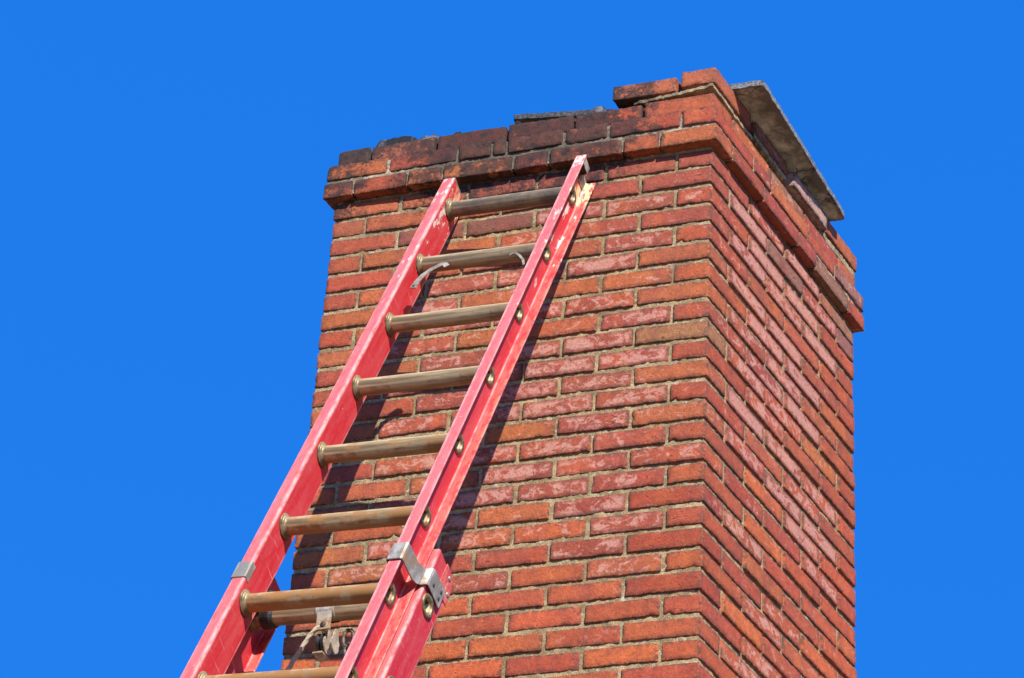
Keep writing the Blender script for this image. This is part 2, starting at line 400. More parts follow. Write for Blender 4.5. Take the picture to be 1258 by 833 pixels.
def pick(xm, n, face, corner, half):
    """colour and salt bloom by where the brick sits in the wall (modules from the right corner, course number)"""
    r = rnd.random(); q = rnd.random()
    def vary(c, a=.10):
        k = 1 + rnd.uniform(-a, a); return (min(.9, c[0]*k), c[1]*k*(1+rnd.uniform(-.12, .12)), c[2]*k*(1+rnd.uniform(-.12, .12)))
    if face == 'f':
        if n < 0: return vary(RED_R if r < .55 else DEEP if r < .75 else ORG, .12), .0
        if corner:
            if n in (0, 1): return vary(MAUVE), .1
            if n < 19: return vary(ORG if not half or r < .4 else RED_R, .06), (.25 if r > .6 else .05)
            return vary(RED_R, .06), .05
        if n <= 1: return vary(MAUVE if xm < 3.5 else ORG), .05
        if xm > 4 and n < 19: return vary(ORG if r < .55 else RED_R, .14), .03
        if n >= 21: return vary(ORB if r < .6 else RED_R, .08), (.12 if r > .75 else .0)
        if n >= 18: return vary(RED_R if r < .55 else MAUVE if r < .8 else ORG), (.5 if r > .4 else .1)
        if r < .13: return vary(ORG), .2
        return vary(MAUVE if r < .72 else RED_R, .12), .35 + .70*q
    else:
        if n < 0: return vary(RED_R if r < .50 else MAUVE if r < .65 else ORG if r < .8 else DUST, .14), .1+.3*q
        if n <= 1 and r < .35: return vary(DUST), .1
        if half and xm < .6: return vary(ORB, .08), .0
        if xm > 3.2: return vary(ORB if r < .45 else RED_R, .12), .15*q
        if n >= 14: return vary(ORB if r < .38 else RED_R if r < .85 else ORG, .12), (.15 if r < .5 else .35+.6*q)
        if r < .14: return vary(ORG), .15
        return vary(RED_R if r < .6 else MAUVE, .12), .65 + .85*q
SPEC = {('f', 9, 0): (BRN, 0.), ('f', 5, 0): (ORG, .1), ('f', 3, 0): (MAUVE, .15), ('f', 1, 0): (MAUVE, .2), ('f', 8, 0): (RED_R, .3), ('f', 7, 0): (ORG, .1),
        ('f', 11, 0): (ORG, .25), ('f', 5, 1): (MAUVE, .9), ('f', 9, 1): (MAUVE, .95), ('f', 3, 1): (MAUVE, .45), ('f', 4, 1): (MAUVE, .5), ('f', 4, 2): (ORG, .15),
        ('f', 6, 1): (ORG, .3), ('f', 6, 2): (ORG, .05), ('f', 18, 1): (MAUVE, .6), ('f', 19, 0): (DEEP, .1), ('f', 21, 0): (DEEP, .05), ('f', 17, 0): (DEEP, .2),
        ('f', 15, 0): (RED_R, .5), ('f', 13, 0): (ORG, .4), ('f', 17, 2): (ORG, .2), ('f', 15, 3): (ORG, .25), ('f', 2, 3): ((.20, .075, .048), 0), ('f', 2, 4): ((.24, .07, .045), .1),
        ('s', 18, 1): (ORG, 0.), ('s', 6, 3): (ORG, 0), ('s', 14, 2): (RED_R, .95), ('s', 15, 3): (RED_R, .8)}
NW, ND = 5.5, 4.0
LAST = 36
for n in range(0, LAST):
    zt = -n*H; zb = zt-BH
    odd = n % 2
    # boundaries in modules from the front right corner
    xb = ([0, 1, 2, 3, 4, 5, 5.5] if odd else [0, .5, 1.5, 2.5, 3.5, 4.5, 5.5])
    yb = ([0, .5, 1.5, 2.5, 3.5, 4] if odd else [0, 1, 2, 3, 4])
    for i in range(len(xb)-1):
        a, b = xb[i], xb[i+1]
        corner = i == 0; lc = i == len(xb)-2
        y1 = (yb[1]*MOD - JV) if corner else ((.5 if odd is False or not lc or b-a > .6 else 1)*MOD - JV)
        x0, x1 = -b*MOD + (0 if lc else JV), -a*MOD - (0 if corner else JV)
        col, eff = SPEC.get(('f', n, i)) or pick((a+b)/2, n, 'f', corner, b-a < .6)
        put_brick(x0, x1, 0, y1, zb, zt, col, eff, 'f', rough=1.1)
    for j in range(1, len(yb)-1):
        a, b = yb[j], yb[j+1]; last = j == len(yb)-2
        y0, y1 = a*MOD + JV*1.05, b*MOD - (0 if last else JV*1.05)
        col, eff = SPEC.get(('s', n, j)) or pick((a+b)/2, n, 's', False, b-a < .6)
        put_brick(-.5*MOD+JV, 0, y0, y1, zb-H*.02, zt+H*.015, col, eff, 's', rough=1.1)
    # left and back faces
    for j in range(1, len(yb)-1):
        put_brick(-NW*MOD, -(NW-.5)*MOD-JV, yb[j]*MOD+JV, yb[j+1]*MOD-JV*(j < len(yb)-2), zb, zt, RED_R, 0, 's', seen=False)
    for i in range(1, len(xb)-2):
        put_brick(-xb[i+1]*MOD+JV, -xb[i]*MOD-JV, (ND-.5)*MOD+JV, ND*MOD, zb, zt, RED_R, 0, 'f', seen=False)

# corbelled cap: joints measured course by course (modules)
OV = .025
def cap(n, xb, yb, o, z0, z1, colors=None, depth=.10):
    for i in range(len(xb)-1):
        a, b = xb[i], xb[i+1]; corner = i == 0; lc = i == len(xb)-2
        x0 = -b*MOD + (0 if lc else JV); x1 = -a*MOD - (0 if corner else JV)
        if lc: x0 = -NW*MOD - o
        if corner: x1 = o
        y1 = yb[1]*MOD - JV if corner else depth
        col, eff = (colors[i] if colors and i < len(colors) and colors[i] else pick((a+b)/2, n, 'f', corner, False))
        put_brick(x0, x1, -o, y1, z0, z1, col, eff, 'f', rough=1.5)
    for j in range(1, len(yb)-1):
        a, b = yb[j], yb[j+1]; last = j == len(yb)-2
        col, eff = pick((a+b)/2, n, 's', False, False)
        put_brick(-depth, o, a*MOD+JV*.8, (ND*MOD+o if last else b*MOD-JV*.8), z0, z1, col, eff, 's', rough=1.5)
    for j in range(4):
        put_brick(-NW*MOD-o, -NW*MOD-o+depth, (j*.95+.5)*MOD+JV, (j*.95+1.45)*MOD-JV, z0, z1, RED_R, 0, 's', seen=False)
    for i in range(5):
        put_brick(-(i+1.5)*MOD+JV, -(i+.5)*MOD-JV, ND*MOD+o-depth, ND*MOD+o, z0, z1, RED_R, 0, 'f', seen=False)
cap(-1, [-.1, .69, 1.22, 2.28, 2.80, 3.84, 4.35, 5.17, 5.63], [-.1, .35, 1.18, 2.15, 2.66, 3.65, 4.15], OV, H*.16, H*.98)
cap(-2, [-.1, .39, 1.44, 2.08, 2.91, 3.13, 3.64, 4.68, 5.63], [-.1, .92, 1.40, 2.43, 3.25, 4.15], .022, H*1.19, H*2.02)
SD = (.30, .085, .045)
cap(-3, [0, 1.0, 2.0, 2.98, 4.03, 5.03, 5.49], [0, .5, 1.5, 2.5, 3.5, 4.0], .004, H*2.14, H*3.04,
    [None, None, (DEEP, 0), (DEEP, 0), (SD, 0), ((.20, .075, .045), 0)])
# loose top course: only the right corner and the right-hand side are left
put_brick(-1.47*MOD, -.555*MOD, .002, .10, H*3.56, H*4.36, (.36, .105, .052), .05, 'f', jit=False, rough=1.6, tilt=.012, label='sooty brick at the broken end of the top course')
put_brick(-.475*MOD, .003, 0, .98*MOD, H*3.70, H*4.56, (.40, .105, .045), .05, 'f', jit=False, rough=1.6)
put_brick(-.42*MOD, .006, 1.10*MOD, 1.98*MOD, H*3.78, H*4.44, (.24, .085, .06), .3, 's', jit=False, rough=1.6)
put_brick(-.42*MOD, .022, 2.02*MOD, 3.02*MOD, H*3.30, H*4.12, (.30, .215, .18), .9, 's', jit=False, rough=1.6, label='grey limewashed brick pushed out of the top course')
put_brick(-.42*MOD, .008, 3.12*MOD, 4.06*MOD, H*3.50, H*4.34, ORG, .05, 's', jit=False, rough=1.6)
put_brick(-2.4*MOD, -1.4*MOD, (ND-.5)*MOD, ND*MOD, H*3.3, H*4.2, RED_R, 0, 'f', seen=False)
put_brick(-1.35*MOD, -.5*MOD, (ND-.5)*MOD, ND*MOD, H*3.3, H*4.2, RED_R, 0, 'f', seen=False)

# bricks out of the photograph's sight: one joined part
def join_hidden():
    V = []; F = []; inn = []
    def box(cx, cy, cz, L, D, Hh):
        b = len(V); r = .004
        for sz, k in ((-1, 1), (1, 1)):
            for sx, sy in ((-1, -1), (1, -1), (1, 1), (-1, 1)):
                V.append(Vector((cx+sx*L/2, cy+sy*D/2, cz+sz*Hh/2))); inn.append(.5)
        for f in ((0, 3, 2, 1), (4, 5, 6, 7), (0, 1, 5, 4), (1, 2, 6, 5), (2, 3, 7, 6), (3, 0, 4, 7)): F.append(tuple(b+i for i in f))
    for h_ in hidden: box(*h_)
    # the shaft goes on down to the ground
    n = LAST
    while (n+1)*H < GZ:
        odd = n % 2
        xb = ([0, 1, 2, 3, 4, 5, 5.5] if odd else [0, .5, 1.5, 2.5, 3.5, 4.5, 5.5]); yb = ([0, .5, 1.5, 2.5, 3.5, 4] if odd else [0, 1, 2, 3, 4])
        for i in range(len(xb)-1):
            for yy in (MOD*.25, (ND-.25)*MOD):
                lo, hi = -xb[i+1]*MOD + JV*(i < len(xb)-2), -xb[i]*MOD - JV*(i > 0)
                box((lo+hi)/2, yy, -n*H-BH/2, hi-lo, .5*MOD-JV, BH)
        for j in range(1, len(yb)-2+1):
            lo, hi = yb[j]*MOD+JV, yb[j+1]*MOD-JV
            if hi > (ND-.45)*MOD: hi = (ND-.5)*MOD-JV
            if hi-lo < .03: continue
            for xx in (-MOD*.25, -(NW-.25)*MOD): box(xx, (lo+hi)/2, -n*H-BH/2, .5*MOD-JV, hi-lo, BH)
        n += 1
    me = to_mesh(V, F, inn, name='lower_brickwork')
    for p in me.polygons: p.use_smooth = False
    o = link('lower_brickwork', me, None, CH, Vector((0, 0, GZ))-CO); o['kind'] = 'stuff'; o.color = (*RED_R, .2)
join_hidden()

# mortar: a recessed, rough-faced core (front and right faces finely modelled)
def mortar_core(name, x0, x1, y0, y1, z0, z1, step, amp, mat, seed=0, bottom=False):
    V = []; F = []
    off = Vector((seed, seed*2, 0))
    def disp(p, nrm):
        a = noise.noise((p+off)*28)*.5 + noise.noise((p+off)*75)*.6 + noise.noise((p+off)*150)*.55
        return p + nrm*a*amp
    def grid(o, du, dv, nu, nv, nrm):
        b = len(V)
        for j in range(nv+1):
            for i in range(nu+1):
                p = o + du*(i/nu) + dv*(j/nv)
                e = min(i, nu-i) == 0 or min(j, nv-j) == 0
                V.append(disp(p, nrm if not e else Vector((0, 0, 0))) if not e else p + noise.noise_vector((p+off)*60)*amp*.6)
        for j in range(nv):
            for i in range(nu):
                a = b+j*(nu+1)+i; F.append((a, a+1, a+nu+2, a+nu+1))
    X, Y, Z = Vector((x1-x0, 0, 0)), Vector((0, y1-y0, 0)), Vector((0, 0, z1-z0))
    k = lambda d: max(1, int(abs(d)/step))
    grid(Vector((x0, y0, z0)), X, Z, k(x1-x0), k(z1-z0), Vector((0, -1, 0)))
    grid(Vector((x1, y0, z0)), Y, Z, k(y1-y0), k(z1-z0), Vector((1, 0, 0)))
    grid(Vector((x1, y1, z0)), -X, Z, 12, k(z1-z0)//4+1, Vector((0, 1, 0)))
    grid(Vector((x0, y1, z0)), -Y, Z, 8, k(z1-z0)//4+1, Vector((-1, 0, 0)))
    grid(Vector((x0, y0, z1)), X, Y, k(x1-x0)//2+1, k(y1-y0)//2+1, Vector((0, 0, 1)))
    grid(Vector((x0, y1, z0)), X, -Y, k(x1-x0)//2+1, k(y1-y0)//2+1, Vector((0, 0, -1)))
    me = mesh(name, [A(v) for v in V], F)
    return link(name, me, mat, CH, Vector((0, 0, GZ))-CO, smooth=True)
RC = .0042
mortar_core('mortar', -NW*MOD+RC, -.0058, RC, ND*MOD-RC, -LAST*H, H*.30, .0060, .0026, MORTAR)
mortar_core('mortar', -NW*MOD+RC, -RC, RC, ND*MOD-RC, -GZ, -LAST*H-.001, .12, .002, MORTAR)
mortar_core('mortar', -NW*MOD-OV+.0075, OV-.0075, -OV+.0075, ND*MOD+OV-.0075, H*.30, H*1.90, .006, .0026, mortar_mat('pale pointing of the corbel', (.52, .42, .275, 1), (.32, .26, .17, 1), .8), 3)
mortar_core('mortar', -NW*MOD+.012, -.012+.004, .010, ND*MOD-.01, H*1.90, H*2.98, .007, .004, MORTAR, 5)

# cream bedding mortar squeezed out under the loose top course (front strip and side strips)
def bed(pts, z0, z1, t, seed, nrm_side):
    """ragged strip of mortar following pts (rect x,y), z range, thickness inward"""
    V = []; F = []; N = 0
    P = []
    for (a, b) in zip(pts[:-1], pts[1:]):
        k = max(2, int((Vector(b[:2])-Vector(a[:2])).length/.008))
        for i in range(k): P.append([a[c]+(b[c]-a[c])*i/k for c in range(2)] + [a[2]+(b[2]-a[2])*i/k if len(a) > 2 else 0])
    P.append(list(pts[-1][:2]) + [pts[-1][2] if len(pts[-1]) > 2 else 0])
    for i, (x, y, dz) in enumerate(P):
        q = Vector((x, y, 0))*55 + Vector((seed, 0, 0))
        out = noise.noise(q)*.004; zt = z1+dz+noise.noise(q*1.7+Vector((0, 5, 0)))*.004; zb = z0+dz+noise.noise(q*2.3+Vector((9, 5, 0)))*.005
        inx, iny = (-t, t)
        o_ = Vector((out, -out, 0))
        V += [Vector((x, y, zb))+o_, Vector((x, y, zt))+o_, Vector((x+inx, y+iny, zt)), Vector((x+inx, y+iny, zb))]
    for i in range(len(P)-1):
        a, b = 4*i, 4*i+4
        for k in range(4): F.append((a+k, b+k, b+(k+1) % 4, a+(k+1) % 4))
    e = len(V)-4; F += [(0, 1, 2, 3), (e+3, e+2, e+1, e)]
    link('bedding_mortar', mesh('bedding_mortar', [A(v) for v in V], F), PALE, CH, Vector((0, 0, GZ))-CO)
bed([(-1.15*MOD, .004, 0.0), (-.5*MOD, .0, .008), (-.004, -.001, .020), (.001, .35*MOD, .012), (.001, .62*MOD, .006), (.003, 1.02*MOD, .006)], H*3.18, H*3.33, .05, 1, 0)
bed([(.002, 1.06*MOD, .012), (.003, 1.5*MOD, .006), (.004, 1.97*MOD, 0)], H*3.36, H*3.62, .05, 4, 0)
bed([(.0, 2.95*MOD, 0), (.001, 3.3*MOD, 0), (.003, 4.04*MOD, 0)], H*3.1, H*3.42, .05, 8, 0)
# white lime stain of bedding on top of the second course, right side
bed([(.014, 1.45*MOD, 0), (.014, 2.38*MOD, 0)], H*2.03, H*2.20, .05, 14, 0)

# dark fill behind the broken crown, grey crown mortar with lumps
def crown():
    V = []; F = []; x0, x1, y0, y1 = -5.42*MOD, -.5*MOD, .012, ND*MOD-.015
    nx, ny = 190, 34
    def top(xm, y):
        z = 2.98
        def bumpf(c, w_, h_, p=2): 
            t = abs(xm-c)/w_; return h_*max(0, 1-t**p)
        z += bumpf(-4.72, .34, .62, 6) + bumpf(-4.25, .20, .44, 2) + bumpf(-4.10, .08, .22) + bumpf(-3.78, .12, .40) + bumpf(-3.55, .05, .2) + bumpf(-3.1, .06, .18) + bumpf(-2.2, .05, .2) + bumpf(-3.5, .25, .08)
        z += bumpf(-1.72, .13, .30, 4) + bumpf(-1.9, .06, .1) + bumpf(-2.6, .5, .10) + bumpf(-2.90, .05, .45, 4) + bumpf(-1.62, .22, .30, 4)
        return z*H
    for j in range(ny+1):
        fy = (j/ny)**1.8; y = y0+(y1-y0)*fy
        for i in range(nx+1):
            x = x0+(x1-x0)*i/nx; xm = x/MOD
            p = Vector((x, y, 0))
            z = top(xm, y) if y < .16 else H*3.0
            z += (noise.noise(p*45)*.006 + noise.noise(p*120)*.005 + noise.noise(p*16)*.006)*min(1, fy*40+.3)
            yy = y + noise.noise(p*70+Vector((0, 0, 3)))*.004
            if j == 0: z = min(z, H*2.9); 
            if i in (0, nx): z = H*2.85
            V.append(Vector((x, yy, z)))
    for j in range(ny):
        for i in range(nx):
            a = j*(nx+1)+i; F.append((a, a+1, a+nx+2, a+nx+1))
    link('crown_mortar', mesh('crown_mortar', [A(v) for v in V], F), CROWN, CH, Vector((0, 0, GZ))-CO)
crown()
# clay flue liner under the capstone
def box_mesh(name, bl, amp=0, A_=None):
    V = []; F = []
    for (x0, x1, y0, y1, z0, z1) in bl:
        b = len(V)
        for z in (z0, z1):
            for x, y in ((x0, y0), (x1, y0), (x1, y1), (x0, y1)): V.append(Vector((x, y, z)))
        for f in ((0, 3, 2, 1), (4, 5, 6, 7), (0, 1, 5, 4), (1, 2, 6, 5), (2, 3, 7, 6), (3, 0, 4, 7)): F.append(tuple(b+i for i in f))
    return mesh(name, [A_(v) for v in V] if A_ else V, F)
fx0, fx1, fy0, fy1, ft = -.31, -.06, .17, .60, .022
link('flue_liner', box_mesh('flue_liner', [(fx0, fx1, fy0, fy0+ft, H*2, .302), (fx0, fx1, fy1-ft, fy1, H*2, .302), (fx0, fx0+ft, fy0+ft, fy1-ft, H*2, .302), (fx1-ft, fx1, fy0+ft, fy1-ft, H*2, .302)], 0, A),
     plain_mat('sooty clay liner', (.05, .03, .025, 1), (.14, .07, .05, 1), 20, .9), CH, Vector((0, 0, GZ))-CO)

# ------------------------------------------------------------------ capstone slab (a thing of its own)
def slab(c, T, nx, ny, W_, D_, mat, name, label, rag=.0014):
    c = [Vector(q) for q in c]
    V = []; F = []; edge = []; side = []
    def P(u, v): return (c[0]*(1-u)+c[1]*u)*(1-v) + (c[3]*(1-u)+c[2]*u)*v
    cr = .014     # broken rounded corners
    def ring(u, v):
        return u, v
    for lay in range(2):
        for j in range(ny+1):
            for i in range(nx+1):
                u, v = i/nx, j/ny
                eu = min(u, 1-u)*W_; ev = min(v, 1-v)*D_; e = min(eu, ev)
                p = P(u, v)
                # round the plan corners
                if eu < cr and ev < cr:
                    dx, dy = cr-eu, cr-ev; m = max(dx, dy); l_ = math.hypot(dx, dy)
                    if l_ > 0:
                        k = m/l_; sx = 1 if u > .5 else -1; sy = 1 if v > .5 else -1
                        p.x -= sx*dx*(1-k); p.y -= sy*dy*(1-k)
                nz = noise.noise_vector(p*40)*.0022 + noise.noise_vector(p*110)*.0012
                if e == 0: p += noise.noise_vector(p*60+Vector((2, 0, 0)))*rag
                p += nz
                if lay: p.z += T - (.006 if e == 0 else 0)
                V.append(p); edge.append(max(0, 1-e/.16)); side.append(1. if (e == 0 or lay) else 0.)
    n1 = (nx+1)*(ny+1)
    for j in range(ny):
        for i in range(nx):
            a = j*(nx+1)+i; F.append((a, a+nx+1, a+nx+2, a+1)); F.append((n1+a, n1+a+1, n1+a+nx+2, n1+a+nx+1))
    def sidef(a, b): F.append((a, b, n1+b, n1+a))
    for i in range(nx): sidef(i, i+1); sidef(ny*(nx+1)+i+1, ny*(nx+1)+i)
    for j in range(ny): sidef((j+1)*(nx+1), j*(nx+1)); sidef(j*(nx+1)+nx, (j+1)*(nx+1)+nx)
    base = A((c[0]+c[2])/2)
    me = mesh(name, [A(v)-base for v in V], F); fattr(me, 'edge', edge); fattr(me, 'side', side)
    o = link(name, me, mat, None, base+Vector((0, 0, GZ)), smooth=False)
    o['label'] = label; o['category'] = 'slab'
slab([(-.335, .095, .305), (.0965, .10, .307), (.053, .70, .303), (-.34, .69, .304)], .025, 44, 60, .43, .6, SLAB, 'capstone',
     'thin stained concrete slab overhanging the right side of the chimney top')
slab([(-.640, .024, .252), (-.335, .060, .246), (-.36, .36, .248), (-.655, .30, .250)], .024, 32, 30, .30, .29, SLABD, 'broken_capstone',
     'small dark broken slab lying flat on the sooty left part of the chimney top', .002)

# ------------------------------------------------------------------ extension ladder
LO = Vector((-.76101284, -.0908287, -.15538615+GZ)); Ld = Vector((-.07930088, -.38828321, -.91812173)); Ll = Vector((.9964969, -.05541481, -.06263488))
Ld.normalize(); Ll = (Ll-Ld*Ll.dot(Ld)).normalized(); Ln = Ld.cross(Ll)
LW = .3725; SP = .3048
FOOT = LO.z/(-Ld.z)
ROT = Matrix((Ll, Ln, -Ld)).transposed()
LAD = empty('extension_ladder', LO+Ld*FOOT, 'faded red fibreglass extension ladder with metal rungs leaning on the chimney', 'ladder', ROT)
def U(u): return u+FOOT                       # u: metres above the top rung, along the rail
NF, BK = .047, -.053                          # front and back of the fly channel
def rail(name, x_web, out, yf, yb, z0, z1, holes, flange=.034, t=.0045, top_fade=True, inward=False, front_pale=.60):
    """C-channel rail. x_web: plane of the web face away from the flanges; out=+1/-1 side the flanges point to"""
    V = []; F = []; wear_glint = []; faded = []; bare = []; topa = []
    def add(p, w_=0, f_=0, b_=0):
        V.append(Vector(p)); wear_glint.append(w_); faded.append(f_); bare.append(b_)
        topa.append(max(0, min(1, 1-(z1-p[2])/.95)) if top_fade else .0); return len(V)-1
    # closed profile loop, corner arcs of 4 mm
    r = .005; prof = []
    def arc(cx, cy, a0, a1, rr, w_, f_):
        for k in range(4):
            a = math.radians(a0+(a1-a0)*k/3); prof.append((cx+rr*math.cos(a), cy+rr*math.sin(a), w_, f_, 0))
    # coordinates in (s,y) with s = distance toward the flange side
    fp = front_pale
    prof.append((r+.004, yb, 0, 0, 0))
    # back corner (s=0,y=yb)
    arc(r, yb+r, 270, 180, r, .9, 0)
    prof.append((0, yb+r+.004, 0, 0, 0)); prof.append((0, yf-r-.005, 0, 0, 0))
    arc(r, yf-r, 180, 90, r, .95, fp*.8)
    prof.append((r+.006, yf, .1, fp, 0)); prof.append((flange-.004, yf, .2, fp, 0))
    prof.append((flange, yf-.0008, .9, fp, 0)); prof.append((flange, yf-t+.0008, .6, .3, 0)); prof.append((flange-.001, yf-t, 0, 0, 0))
    prof.append((t+.001, yf-t, 0, 0, 0)); prof.append((t, yf-t-.001, 0, 0, 0))
    WB = len(prof)
    prof.append((t, yb+t+.004, .0, 0, 0)); prof.append((t+.0015, yb+t+.001, .9, .2, .1)); prof.append((t+.004, yb+t, .3, .1, .0))
    prof.append((flange-.008, yb+t, 0, .12, .1)); prof.append((flange-.001, yb+t, .35, .1, .12)); prof.append((flange, yb+t-.001, .6, .1, .2)); prof.append((flange, yb, .3, 0, .2))
    # z stations: cut web strips around each rung hole
    zs = [z0]; st = .06
    while zs[-1]+st < z1-.01: zs.append(zs[-1]+st)
    zs.append(z1)
    loops = []
    for z in zs:
        loops.append([add((x_web+out*s, y, z), w_, f_, b_) for (s, y, w_, f_, b_) in prof])
    n = len(prof)
    iw = [k for k, p in enumerate(prof) if p[0] == 0]      # indices on the closed web face
    web_a = [(k, k+1) for k in range(n-1) if prof[k][0] < 1e-9 and prof[k+1][0] < 1e-9 and abs(prof[k][1]-prof[k+1][1]) > .03]
    web_b = [(k, k+1) for k in range(n-1) if abs(prof[k][0]-t) < 1e-9 and abs(prof[k+1][0]-t) < 1e-9 and abs(prof[k][1]-prof[k+1][1]) > .03]
    skip = set(web_a+web_b)
    for q in range(len(zs)-1):
        for k in range(n):
            k2 = (k+1) % n
            if (k, k2) in skip: continue
            F.append((loops[q][k], loops[q][k2], loops[q+1][k2], loops[q+1][k]) if out < 0 else (loops[q][k], loops[q+1][k], loops[q+1][k2], loops[q][k2]))
    # end caps (as strips, concave profile)
    for lp, flip in ((loops[0], 0), (loops[-1], 1)):
        nn = n; A1 = lp
        # pair outer and inner halves
        half = WB-1
        F.append(tuple(A1[k] for k in (half-2, half-3, half-4)) ) if False else None
    # web plates with round holes
    for (k, k2), sgn in ((web_a[0], 1), (web_b[0], -1)):
        s = prof[k][0]; ya, ybb = sorted((prof[k][1], prof[k2][1]))
        X = x_web+out*s
        cuts = sorted(holes, key=lambda h_: h_[0]); z = z0; rows = []
        def quad(za, zb_):
            if zb_-za < 1e-4: return
            m = max(1, int((zb_-za)/.06)); 
            for i in range(m):
                a, b = za+(zb_-za)*i/m, za+(zb_-za)*(i+1)/m
                F.append((add((X, ya, a)), add((X, ybb, a)), add((X, ybb, b)), add((X, ya, b))))
        for (hz, hy, hr) in cuts:
            if hz-hr*1.6 < z0 or hz+hr*1.6 > z1: continue
            quad(z, hz-hr*1.6)
            za, zb_ = hz-hr*1.6, hz+hr*1.6
            NS = 24; inner_, outer_ = [], []
            for q in range(NS):
                a = 2*math.pi*q/NS; cx_, cy_ = math.cos(a), math.sin(a)
                inner_.append(add((X, hy+hr*cx_, hz+hr*cy_)))
                # ray to rectangle
                tx = ((ybb-hy) if cx_ > 0 else (hy-ya))/max(abs(cx_), 1e-6); tz = (hr*1.6)/max(abs(cy_), 1e-6); tt = min(tx, tz)
                outer_.append(add((X, hy+tt*cx_, hz+tt*cy_)))
            for q in range(NS):
                F.append((inner_[q], inner_[(q+1) % NS], outer_[(q+1) % NS], outer_[q]))
            # rectangle corners
            for (sy, szz) in ((1, 1), (-1, 1), (-1, -1), (1, -1)):
                cy2 = ybb if sy > 0 else ya; cz2 = hz+szz*hr*1.6
                ci = add((X, cy2, cz2)); ang = math.atan2(cz2-hz, cy2-hy) % (2*math.pi)
                q = int(ang/(2*math.pi/NS)); F.append((outer_[q], outer_[(q+1) % NS], ci))
            z = zb_
        quad(z, z1)
    me = mesh(name, V, F); fattr(me, 'wear_glint', wear_glint); fattr(me, 'faded', faded); fattr(me, 'bare', bare); fattr(me, 'top', topa); fattr(me, 'backf', [1. if (v[1] < yb+t+.012 and top_fade) else 0. for v in V])
    bm = bmesh.new(); bm.from_mesh(me); 
    # close both ends
    bm.verts.ensure_lookup_table()
    for lp in (loops[0], loops[-1]):
        try:
            f_ = bm.faces.new([bm.verts[i] for i in lp]); 
            bmesh.ops.triangulate(bm, faces=[f_])
        except ValueError: pass
    bmesh.ops.recalc_face_normals(bm, faces=bm.faces); bm.to_mesh(me); bm.free()
    return link(name, me, RED, LAD)

def tube_geo(V, F, p0, p1, r0, r1, seg=24, ry=1.):
    """open tube along x"""
    b = len(V)
    for (x, y, z), r in ((p0, r0), (p1, r1)):
        for k in range(seg):
            a = 2*math.pi*k/seg; V.append(Vector((x, y+r*math.cos(a)*ry, z+r*math.sin(a))))
    for k in range(seg):
        F.append((b+k, b+(k+1) % seg, b+seg+(k+1) % seg, b+seg+k))
def revolve_x(V, F, prof, y, z, seg=28):
    """prof: (x, r) pairs around an x axis through (y,z)"""
    b = len(V)
    for (x, r) in prof:
        for k in range(seg):
            a = 2*math.pi*k/seg; V.append(Vector((x, y+r*math.cos(a), z+r*math.sin(a))))
    for i in range(len(prof)-1):
        for k in range(seg):
            F.append((b+i*seg+k, b+i*seg+(k+1) % seg, b+(i+1)*seg+(k+1) % seg, b+(i+1)*seg+k))
RR = .0232
def rung(z, y, x0, x1, rusty, xo0, xo1, collar_in=True):
    """hollow rung between the webs with swaged collars inside and flared ends outside"""
    V = []; F = []
    N = 40
    prof = [(x0-.004+(x1-x0+.008)*k/N, RR*(1+.004*math.sin(k*1.3))) for k in range(N+1)]
    prof += [(x1+.004, RR-.003)] + [(x0-.004, RR-.003)]
    revolve_x(V, F, prof, 0, 0)
    # shallow flutes rolled in the tube
    for v in V[:(N+1)*28]:
        a = math.atan2(v.z, v.y); k = 1 + .010*math.cos(a*14); v.y *= k; v.z *= k
    me = mesh('rung', V, F); fattr(me, 'rusty', [rusty]*len(V))
    o = link('rung', me, RUNG, LAD, (0, y, z), smooth=True)
    for s, xi, xo in ((1, x0, xo0), (-1, x1, xo1)):
        V = []; F = []
        # inside collar: two stacked rings
        if collar_in:
            q = [(0.0, .0335), (.0035, .0345), (.0050, .0330), (.0052, .0300), (.0068, .0292), (.0085, .0280), (.0090, .0255), (.0130, RR+.0008), (.015, RR)]
            revolve_x(V, F, [(xi+s*a, r) for a, r in q], 0, 0)
        # outside flare with a dark throat
        q = [(0, .0305), (.0034, .0303), (.0058, .0280), (.0044, .0256), (.0056, .0236), (.0036, .0205), (-.003, .0185)]
        revolve_x(V, F, [(xo-s*a, r) for a, r in q], -.004, 0)
        nf = len(F)
        revolve_x(V, F, [(xo-s*a, r) for a, r in [(-.003, .0185), (-.045, .0165), (-.046, .0)]], -.004, 0)
        me = mesh('rung_collar', V, F); me.materials.append(COLLAR); me.materials.append(THROAT)
        for p in me.polygons[nf:]: p.material_index = 1
        link('rung_collar', me, None, o, smooth=True)
    return o
TOPL, TOPR = .106, .136
FLY_Z0 = U(-3.5)
rusts = [-.4, -.14, .15, .25, .45, .65, .85, .9]
fly_h = [(U(-SP*i), 0, .0235) for i in range(12)]
t = .0045
rail('side_rail', 0, -1, NF, BK, FLY_Z0, U(TOPL), fly_h)
rail('side_rail', LW, 1, NF, BK, FLY_Z0, U(TOPR), fly_h)
for i in range(12):
    rung(U(-SP*i), 0, 0, LW, rusts[min(i, 7)], -t, LW+t)
# base section: wider, behind the fly, its channels open inward
BY = -.100; BF, BB = -.060, -.165; BX = .048
btop = U(-1.590)
base_h = [(U(-1.757-SP*i), BY, .0235) for i in range(17)]
rail('side_rail', -BX, 1, BF, BB, .0, btop, base_h, flange=.032, top_fade=False, front_pale=.55)
rail('side_rail', LW+BX, -1, BF, BB, .0, btop, base_h, flange=.032, top_fade=False, front_pale=.55)
for i in range(17):
    z = base_h[i][0]
    if z > .15: rung(z, BY, -BX+t, LW+BX-t, .15 if i == 0 else .5, -BX, LW+BX, collar_in=True)

